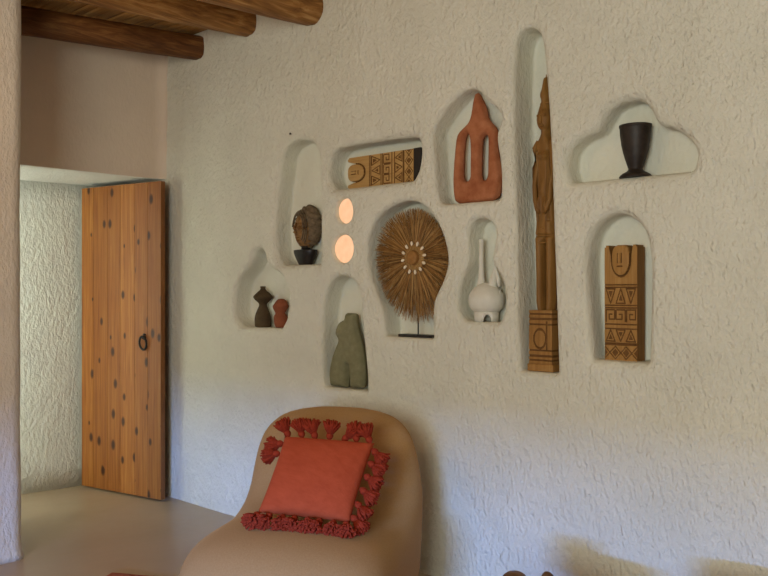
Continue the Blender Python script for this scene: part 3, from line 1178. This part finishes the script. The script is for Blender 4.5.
def carved_board(w, h, th, step=.002):
    nx_, nz_ = int(round(w / step)), int(round(h / step))
    X, Z = np.meshgrid(np.linspace(0, w, nx_ + 1), np.linspace(0, h, nz_ + 1), indexing='ij')
    P = np.stack([X.ravel(), Z.ravel()], 1)
    g, rel, keep = board_pattern(P, w, h)
    g2 = g.reshape(X.shape).copy()
    bm = bmesh.new()
    Y = (rel.reshape(X.shape) + .0028 * g2)
    fr = [[bm.verts.new((X[i, j], Y[i, j], Z[i, j])) for j in range(nz_ + 1)] for i in range(nx_ + 1)]
    K = keep.reshape(X.shape)
    for i in range(nx_):
        for j in range(nz_):
            if K[i, j] and K[i + 1, j] and K[i, j + 1] and K[i + 1, j + 1]:
                f = bm.faces.new((fr[i][j], fr[i + 1][j], fr[i + 1][j + 1], fr[i][j + 1]))
                if g2[i:i + 2, j:j + 2].mean() > .49:
                    f.material_index = 1
    bmesh.ops.delete(bm, geom=[v for v in bm.verts if not v.link_faces], context='VERTS')
    be = [e for e in bm.edges if len(e.link_faces) == 1]
    ex = bmesh.ops.extrude_edge_only(bm, edges=be)
    nv = [v for v in ex['geom'] if isinstance(v, bmesh.types.BMVert)]
    for v in nv: v.co.y = th
    ne = [e for e in ex['geom'] if isinstance(e, bmesh.types.BMEdge) and len(e.link_faces) == 1]
    for f in [f for f in ex['geom'] if isinstance(f, bmesh.types.BMFace)]:
        f.material_index = 2
    r_ = bmesh.ops.contextual_create(bm, geom=ne)
    for f in r_['faces']: f.material_index = 2
    return bm


zb = LEDGE['board']
yf = .045
p0, p1 = at_y(604.6, 361, yf), at_y(637.2, 361, yf)
top = at_y(621, 245, yf).z
bw, bh = p1.x - p0.x, top - zb
side = at_y(647.5, 361, yf)
bm = carved_board(bw, bh, .064)
o_ = obj('carved_board', bm, [M['carved'], M['carved_dark'], M['totem']], smooth=False, local=True)
o_.location = (p0.x, yf, zb)
tag(o_, 'upright carved wooden board with face, triangles and spirals, in the arched niche', 'carving', 'carved face boards')

zb = LEDGE['plank']
yf = .052
p0, p1 = at_y(348, 185, yf), at_y(413.5, 180, yf)
hgt = at_y(400, 150.5, yf).z - zb
L_ = p1.x - p0.x
t = thing('carved_board', 'carved wooden board lying on its side, face end left, black end right', 'carving', (p1.x, yf, zb), group='carved face boards')
bm = carved_board(hgt, L_, .045)
for v in bm.verts:
    x_, y_, z_ = v.co
    v.co = (-z_, y_, x_)
obj('board', bm, [M['carved_x'], M['carved_dark'], M['totem']], t, smooth=False, local=True)
bm = bmesh.new()
box(bm, .0005, .045, .0, .045, .0, hgt + .002)
obj('black_end', bm, M['black'], t, smooth=False, local=True, bev=.003)

# ------------------------------------------------------------------ tall totem figure
zb = LEDGE['tall']
yc = .085
t0 = at_y(546.5, 340, yc)
t = thing('totem_figure', 'tall slender carved wooden standing figure with spire headdress on pedestal', 'sculpture', (t0.x, yc, zb))
left = [(546.3, 72), (545, 80), (543.8, 87), (543.2, 90), (541.6, 94), (541.2, 98), (543, 102), (541.5, 106), (539.5, 112), (538.6, 120), (540, 127.5), (543.2, 133), (541, 138.5), (538, 144), (537, 153), (537.6, 166), (538, 178), (536.6, 192), (536.2, 206), (537.4, 219), (537.6, 226), (536, 238), (536.8, 246), (537.4, 275), (537.4, 309)]
axis_px = lambda y: 546.3 + .9 * (y - 72) / 238
right = [(2 * axis_px(y) - x, y) for x, y in left][::-1]
o = px_outline(left + right[:-1], yc, .93, 546.7)
zp = at_y(542, 310, yc).z
o[:, 1] = np.where(o[:, 1] < zp + .01, zp - .03, o[:, 1])
slot = px_outline([(546.2, 240), (547.4, 240), (547.9, 270), (547.9, 311.2), (545.9, 311.2), (545.9, 270)], yc)
cx = at_y(546.8, 200, yc).x
zq = lambda py: at_y(546, py, yc).z


def tot_rel(x, z):
    d = x - cx
    r = 0
    w1 = lambda py, s: math.exp(-((z - zq(py)) / s) ** 2)
    r -= .010 * math.exp(-(d / .006) ** 2) * w1(119, .022)
    for s in (-1, 1):
        r += .008 * math.exp(-((d - s * .013) / .007) ** 2) * w1(115, .008)
        r -= .010 * math.exp(-((d - s * .016) / .012) ** 2) * w1(157, .014)
        if zq(222) < z < zq(150):
            r += .012 * math.exp(-((d - s * .027) / .0045) ** 2)
            r -= .010 * math.exp(-((d - s * .018) / .008) ** 2) * w1(205, .03)
    r += .006 * math.exp(-(d / .02) ** 2) * w1(127, .006)
    r *= 1.8
    r += .010 * w1(236, .006)
    r -= .008 * math.exp(-(d / .02) ** 2) * w1(190, .03)
    return r


bm = inflate(o, .036, .026, yc, holes=[slot], step=.005, relief=tot_rel, smooth=2)
obj('figure', bm, M['totem'], t)
bm = bmesh.new()
blob(bm, Vector((cx, yc - .020, zq(120))), .034, .030, .052)
blob(bm, Vector((cx, yc - .048, zq(121))), .007, .010, .020)
for s_ in (-1, 1):
    blob(bm, Vector((cx + s_ * .015, yc - .042, zq(117))), .009, .008, .007)
blob(bm, Vector((cx, yc - .043, zq(127))), .013, .008, .005)
obj('face', bm, M['totem'], t)
for s_ in (-1, 1):
    bm = bmesh.new()
    tube(bm, [(cx + s_ * .030, yc - .018, zq(141)), (cx + s_ * .043, yc - .020, zq(148)), (cx + s_ * .044, yc - .024, zq(168)), (cx + s_ * .042, yc - .028, zq(186)),
              (cx + s_ * .036, yc - .034, zq(200)), (cx + s_ * .022, yc - .040, zq(210)), (cx + s_ * .012, yc - .040, zq(214))], [.010, .016, .013, .012, .011, .011, .007], 12)
    obj('arm', bm, M['totem'], t)
for py_, rx_, ry_, th_ in ((228, .043, .034, .0045), (236, .046, .034, .0045), (243, .047, .034, .0045), (99, .020, .016, .005), (104, .026, .021, .005), (92, .016, .013, .005)):
    bm = bmesh.new()
    tube(bm, [(cx + rx_ * math.cos(a), yc + ry_ * math.sin(a), zq(py_)) for a in np.linspace(0, 2 * PI, 28)], th_, 6)
    obj('carved_band', bm, M['totem'], t)


def panel(w, h, th, groove, step=.0025):
    nx_, nz_ = int(round(w / step)), int(round(h / step))
    X, Z = np.meshgrid(np.linspace(0, w, nx_ + 1), np.linspace(0, h, nz_ + 1), indexing='ij')
    P = np.stack([X.ravel(), Z.ravel()], 1)
    g = groove(P).reshape(X.shape)
    bm = bmesh.new()
    fr = [[bm.verts.new((X[i, j], .004 * g[i, j], Z[i, j])) for j in range(nz_ + 1)] for i in range(nx_ + 1)]
    for i in range(nx_):
        for j in range(nz_):
            f = bm.faces.new((fr[i][j], fr[i + 1][j], fr[i + 1][j + 1], fr[i][j + 1]))
            if g[i:i + 2, j:j + 2].mean() > .49: f.material_index = 1
    be = [e for e in bm.edges if len(e.link_faces) == 1]
    ex = bmesh.ops.extrude_edge_only(bm, edges=be)
    for v in ex['geom']:
        if isinstance(v, bmesh.types.BMVert): v.co.y = th
    bmesh.ops.contextual_create(bm, geom=[e for e in ex['geom'] if isinstance(e, bmesh.types.BMEdge) and len(e.link_faces) == 1])
    return bm


yf = yc - .045
pl, pr_ = at_y(529.0, 340, yf).x, at_y(552.0, 340, yf).x
zt = at_y(540, 310.5, yf).z
z0 = zb + .032
pw, ph = pr_ - pl, zp - z0


def ped_groove(P):
    g = np.zeros(len(P))
    r = np.hypot((P[:, 0] - pw * .48) / 1.0, (P[:, 1] - ph * .47) / 1.35)
    g[np.abs(r - pw * .26) < .003] = 1
    for v in (.07, .15, .84, .93):
        g[np.abs(P[:, 1] - v * ph) < .003] = 1
    for v in (.25, .74):
        g[(np.abs(P[:, 1] - v * ph) < .0025)] = 1
    g[(np.abs(P[:, 0] - pw * .78) < .002) & (P[:, 1] > .25 * ph) & (P[:, 1] < .8 * ph)] = 1
    return g


bm = panel(pw, ph, .085, ped_groove)
bmesh.ops.translate(bm, verts=bm.verts, vec=(pl, yf, z0))
obj('pedestal', bm, [M['pedestal'], M['carved_dark']], t, smooth=False)
bm = bmesh.new()
npoly = px_outline(NICHES['tall'][0], 0)
xl = npoly[npoly[:, 1] < zb + .06][:, 0].min() + .014
xr = npoly[npoly[:, 1] < zb + .06][:, 0].max() - .022
box(bm, max(xl, at_y(522.2, 370, .026).x), min(xr, pr_ + .014), .026, .135, zb + .001, z0 + .0005)
obj('plinth', bm, M['pedestal'], t, smooth=False, bev=.004)

# ------------------------------------------------------------------ lounge chair
cb = CAM + FWD * 3.98 + RGT * (-.180)
ang = math.radians(-62.5)
ch = thing('lounge_chair', 'low rounded armless lounge chair in tan velour holding the red cushion', 'chair', (cb.x, cb.y, .012), ang)
prof = [(.14, -.03), (.06, .05), (.02, .2), (-.02, .45), (-.04, .66), (-.03, .77), (.02, .83), (.09, .835), (.155, .78), (.205, .66), (.255, .53), (.32, .455), (.42, .425), (.56, .425), (.72, .42), (.85, .385), (.94, .30), (.96, .18), (.92, .06), (.84, .0), (.5, .0)]
bm = inflate(prof, .385, .12, 0, step=.022, h0=.235, crown=.012, nstrip=12, smooth=2, flat=2.2)
for _ in range(14):
    bmesh.ops.smooth_vert(bm, verts=bm.verts, factor=.5, use_axis_x=True, use_axis_y=True, use_axis_z=True)
for v in bm.verts:
    x_, y_, z_ = v.co
    k = 1.04 - .15 * max(0, (z_ - .45) / .4) ** 1.6 + .03 * max(0, min(1, x_ / .6)) - .06 * max(0, (x_ - .7) / .25) ** 2
    v.co.y = y_ * k
    v.co.z = max(0, z_) * .97
    # slight lateral cupping of the back
    if z_ > .45:
        v.co.x += .05 * (abs(y_) / .38) ** 2.2 * min(1, (z_ - .45) / .2)
obj('upholstered_body', bm, M['chair'], ch, local=True)
co = bpy.data.objects['upholstered_body']
md = co.modifiers.new('remesh', 'REMESH'); md.mode = 'VOXEL'; md.voxel_size = .011; md.use_smooth_shade = True
md = co.modifiers.new('smooth', 'SMOOTH'); md.factor = .5; md.iterations = 40

# ------------------------------------------------------------------ cushion
cs = [at_depth(257.5, 513, 3.385), at_depth(350, 523, 3.31), at_depth(374.5, 443, 3.50), at_depth(285, 436, 3.60)]   # BL BR TR TL
cen_ = sum(cs, Vector()) / 4
cu = thing('cushion', 'square coral red cushion edged with red tassels on the tan chair', 'cushion', cen_)
nrm = ((cs[1] - cs[0]).cross(cs[3] - cs[0])).normalized()
if nrm.dot(CAM - cen_) < 0: nrm = -nrm
print('pillow edges', (cs[1] - cs[0]).length, (cs[3] - cs[0]).length, (cs[2] - cs[1]).length, (cs[2] - cs[3]).length,
      'angle', math.degrees((cs[1] - cs[0]).angle(cs[3] - cs[0])))


def bil(u, v):
    p = cs[0] * (1 - u) * (1 - v) + cs[1] * u * (1 - v) + cs[2] * u * v + cs[3] * (1 - u) * v
    return p - cen_


bm = bmesh.new()
n_ = 36
for s in (1, -1):
    gr = []
    for i in range(n_ + 1):
        row = []
        for j in range(n_ + 1):
            u, v = i / n_, j / n_
            e1, e2 = 4 * u * (1 - u), 4 * v * (1 - v)
            h = (e1 * e2) ** .38 * .062
            # edges pulled in a little between the corners
            uu = .5 + (u - .5) * (1 - .035 * e2 ** .8)
            vv = .5 + (v - .5) * (1 - .035 * e1 ** .8)
            h += .005 * noise.noise((u * 3, v * 3, s * 3)) * (e1 * e2)
            row.append(bm.verts.new(bil(uu, vv) + nrm * h * s))
        gr.append(row)
    for i in range(n_):
        for j in range(n_):
            bm.faces.new((gr[i][j], gr[i + 1][j], gr[i + 1][j + 1], gr[i][j + 1]))
bmesh.ops.remove_doubles(bm, verts=bm.verts, dist=1e-5)
obj('cover', bm, M['pillow'], cu, local=True)


def tassel_bm(seed):
    r = random.Random(seed)
    bm = bmesh.new()
    lathe(bm, smooth_prof([(.0005, -.006), (.004, -.004), (.0085, .004), (.009, .010), (.0065, .016), (.007, .019)], 3), (0, 0, 0), 12)
    for i in range(80):
        a = r.uniform(0, 2 * PI)
        rr = math.sqrt(r.random())
        L = r.uniform(.038, .052)
        fl = rr * .023
        p0 = Vector((rr * .006 * math.cos(a), rr * .006 * math.sin(a), .014))
        p1 = Vector((fl * .75 * math.cos(a), fl * .75 * math.sin(a), .014 + L * .45))
        p2 = Vector((fl * math.cos(a) + r.gauss(0, .002), fl * math.sin(a) + r.gauss(0, .002), .010 + L * (1 - .22 * rr)))
        tube(bm, [p0, p1, p2], [.0022, .0026, .0022], 5)
    bmesh.ops.scale(bm, vec=(1.65, 1.65, 1.4), verts=bm.verts)
    return bm


prot = []
for s in range(3):
    me_o = obj('tassel', tassel_bm(s), M['tassel'], cu, local=True)
    prot.append(me_o)
spots = []
U_ = (cs[1] - cs[0]).normalized()
V_ = nrm.cross(U_) if nrm.cross(U_).dot(cs[3] - cs[0]) > 0 else -nrm.cross(U_)
for i in range(8): spots.append(((i + .1) / 7.4, 0.0, -V_))
for i in range(6): spots.append((1.0, (i + .5) / 6.0, U_))
for i in range(7): spots.append(((i + .3) / 6.6, 1.0, V_))
for i in (5, 6): spots.append((0.0, (i + .5) / 7.2, -U_))
for k, (u, v, out) in enumerate(spots):
    if k < 3:
        o_ = prot[k]
    else:
        o_ = prot[k % 3].copy()
        C.objects.link(o_)
        o_.parent = cu
    side_ = out.cross(nrm)
    if v == 0.0:           # lower row lies forward on the seat
        d = (out * .9 + nrm * .55 + side_ * random.uniform(-.35, .35))
    elif u == 1.0:
        d = (out * .8 + nrm * .1 + Vector((0, 0, -.75)) + side_ * random.uniform(-.3, .3))
    elif u == 0.0:
        d = (out * (.7 if v > .75 else .15) - nrm * (.3 if v > .75 else 1.0) + Vector((0, 0, -.1)) + side_ * random.uniform(-.3, .3))
    else:
        d = (out * .75 + nrm * .25 + side_ * random.uniform(-.9, .9))
    d.normalize()
    o_.location = bil(min(max(u, 0), 1), v) + d * .004
    o_.rotation_mode = 'QUATERNION'
    o_.rotation_quaternion = Vector((0, 0, 1)).rotation_difference(d)

# ------------------------------------------------------------------ root-wood stool peeping in at the bottom
sc = at_depth(546, 574, 2.80)
st = thing('wood_stool', 'rough dark brown root-wood stool top just showing at the bottom edge', 'stool', (sc.x, sc.y, 0))
bm = bmesh.new()
ztop = .336
bmesh.ops.create_icosphere(bm, subdivisions=6, radius=1)
for v in bm.verts:
    n = v.co.normalized()
    a = math.atan2(n.y, n.x)
    R0 = .205 * (1 + .08 * math.sin(3 * a + .5) + .08 * noise.noise(n * 3))
    q = math.hypot(n.x, n.y)
    zz = math.copysign(abs(n.z) ** .5, n.z) * .045
    zz += .006 * noise.noise((n.x * 4, n.y * 4, 2)) * (1 if n.z > 0 else 0)
    rr = min(1, q * 1.25) * R0
    v.co = (rr * math.cos(a), rr * math.sin(a), ztop - .045 + zz)
k1 = (at_depth(514, 572, 2.95) - Vector((sc.x, sc.y, 0)))
k2 = (at_depth(548, 572, 2.95) - Vector((sc.x, sc.y, 0)))
for v in bm.verts:      # two worn root knobs on the top
    if v.co.z > ztop - .03:
        for kk, hh, ww in ((k1, .052, .055), (k2, .050, .028)):
            dd = math.hypot(v.co.x - kk.x, v.co.y - kk.y)
            v.co.z += hh * math.exp(-(dd / ww) ** 4)
obj('top', bm, M['stool'], st, local=True)
bm = bmesh.new()
lathe(bm, smooth_prof([(.001, .013), (.15, .013), (.16, .03), (.13, .12), (.125, .2), (.16, ztop - .05), (.001, ztop - .045)], 5), (0, 0, 0), 28)
for v in bm.verts:
    k = 1 + .12 * noise.noise((v.co.x * 9, v.co.y * 9, v.co.z * 5))
    v.co.x *= k; v.co.y *= k
obj('trunk', bm, M['stool'], st, local=True)


# low drum added out of view, there only to cast a shadow on the wall
bm = bmesh.new()
r_, h_ = .24, .40
lathe(bm, smooth_prof([(.001, 0), (r_ * .86, 0), (r_ * .97, .03), (r_, h_ * .5), (r_ * .97, h_ - .04), (r_ * .88, h_ - .005), (r_ * .5, h_), (.001, h_)], 5), (0, 0, 0), 40)
o_ = obj('shadow_caster', bm, M['shadow_caster'], local=True)
o_.location = (3.95, -.50, 0)
tag(o_, 'low pink drum added out of view right of the wood stool to shade the white wall', 'shadow_caster')


# ------------------------------------------------------------------ light
def area(name, loc, aim, sx, sy, power, col, spread=None):
    l = bpy.data.lights.new(name, 'AREA')
    l.shape = 'RECTANGLE'
    l.size, l.size_y = sx, sy
    l.energy = power
    l.color = col
    if spread: l.spread = math.radians(spread)
    o = bpy.data.objects.new(name, l)
    C.objects.link(o)
    o.location = loc
    o.rotation_euler = (Vector(aim) - Vector(loc)).to_track_quat('-Z', 'Y').to_euler()
    return o


area('window_daylight_main', (4.7, -5.45, 1.65), (4.1, 0, 1.8), 3.0, 1.6, 208, (.98, 1.03, .93))
area('garden_daylight', (5.2, -7.5, .855), (1.4, 0, .35), 1.6, .20, 74, (.16, .37, 1.0), 66)
area('passage_daylight', (-.14, -1.9, 1.15), (-1.2, -1.4, 1.15), 1.0, 1.8, 66, (.92, 1.0, .87))
for i, (x_, y_, z_, p_) in enumerate([(1.65, -2.6, 2.45, 27), (6.4, -.9, 1.9, 4)]):  # overhead room lamp, then a weak warm fill added for the niche sides
    lp = bpy.data.lights.new('unseen_warm_lamp', 'POINT')
    lp.energy = p_
    lp.color = ((1, .68, .40), (1, .56, .28))[i]
    lp.shadow_soft_size = .2
    o_ = bpy.data.objects.new('unseen_warm_lamp', lp)
    C.objects.link(o_)
    o_.location = (x_, y_, z_)

# ------------------------------------------------------------------ rug
m, nt, b = new_mat('red_wool_rug')
v = coords(nt)
nt.links.new(ramp(nt, noise_n(nt, v, 60, 4, .6), [(.3, (.36, .075, .04)), (.7, (.50, .14, .08))]), b.inputs['Base Color'])
b.inputs['Roughness'].default_value = .95
bump(nt, b, noise_n(nt, v, 240, 3), .6, .004)
bm = bmesh.new()
q = at_depth(112, 576.8, 4.075)
r1, r2 = Vector((.6895, -.725, 0)), Vector((.80, .60, 0)).normalized()
r2 = Vector((.86, .51, 0)).normalized()
r1 = Vector((.51, -.86, 0)).normalized()
gx_ = 40
rows = [[bm.verts.new((q.x + r2.x * 1.75 * i / gx_ + r1.x * 1.9 * j / 30, q.y + r2.y * 1.75 * i / gx_ + r1.y * 1.9 * j / 30, .010 + .0015 * noise.noise((i * .4, j * .4, 0)))) for j in range(31)] for i in range(gx_ + 1)]
for i in range(gx_):
    for j in range(30):
        bm.faces.new((rows[i][j], rows[i + 1][j], rows[i + 1][j + 1], rows[i][j + 1]))
ex = bmesh.ops.extrude_edge_only(bm, edges=[e for e in bm.edges if len(e.link_faces) == 1])
for v_ in ex['geom']:
    if isinstance(v_, bmesh.types.BMVert): v_.co.z = .001
tag(obj('rug', bm, m), 'flat red wool rug edge on the cement floor beside the tan chair', 'rug')

w = bpy.data.worlds.new('world')
bpy.context.scene.world = w
w.use_nodes = True
bg = w.node_tree.nodes['Background']
bg.inputs[0].default_value = (.62, .74, 1, 1)
bg.inputs[1].default_value = .08

vs_ = bpy.context.scene.view_settings
vs_.view_transform = 'Standard'
vs_.look = 'None'
vs_.exposure = 0
vs_.gamma = 1
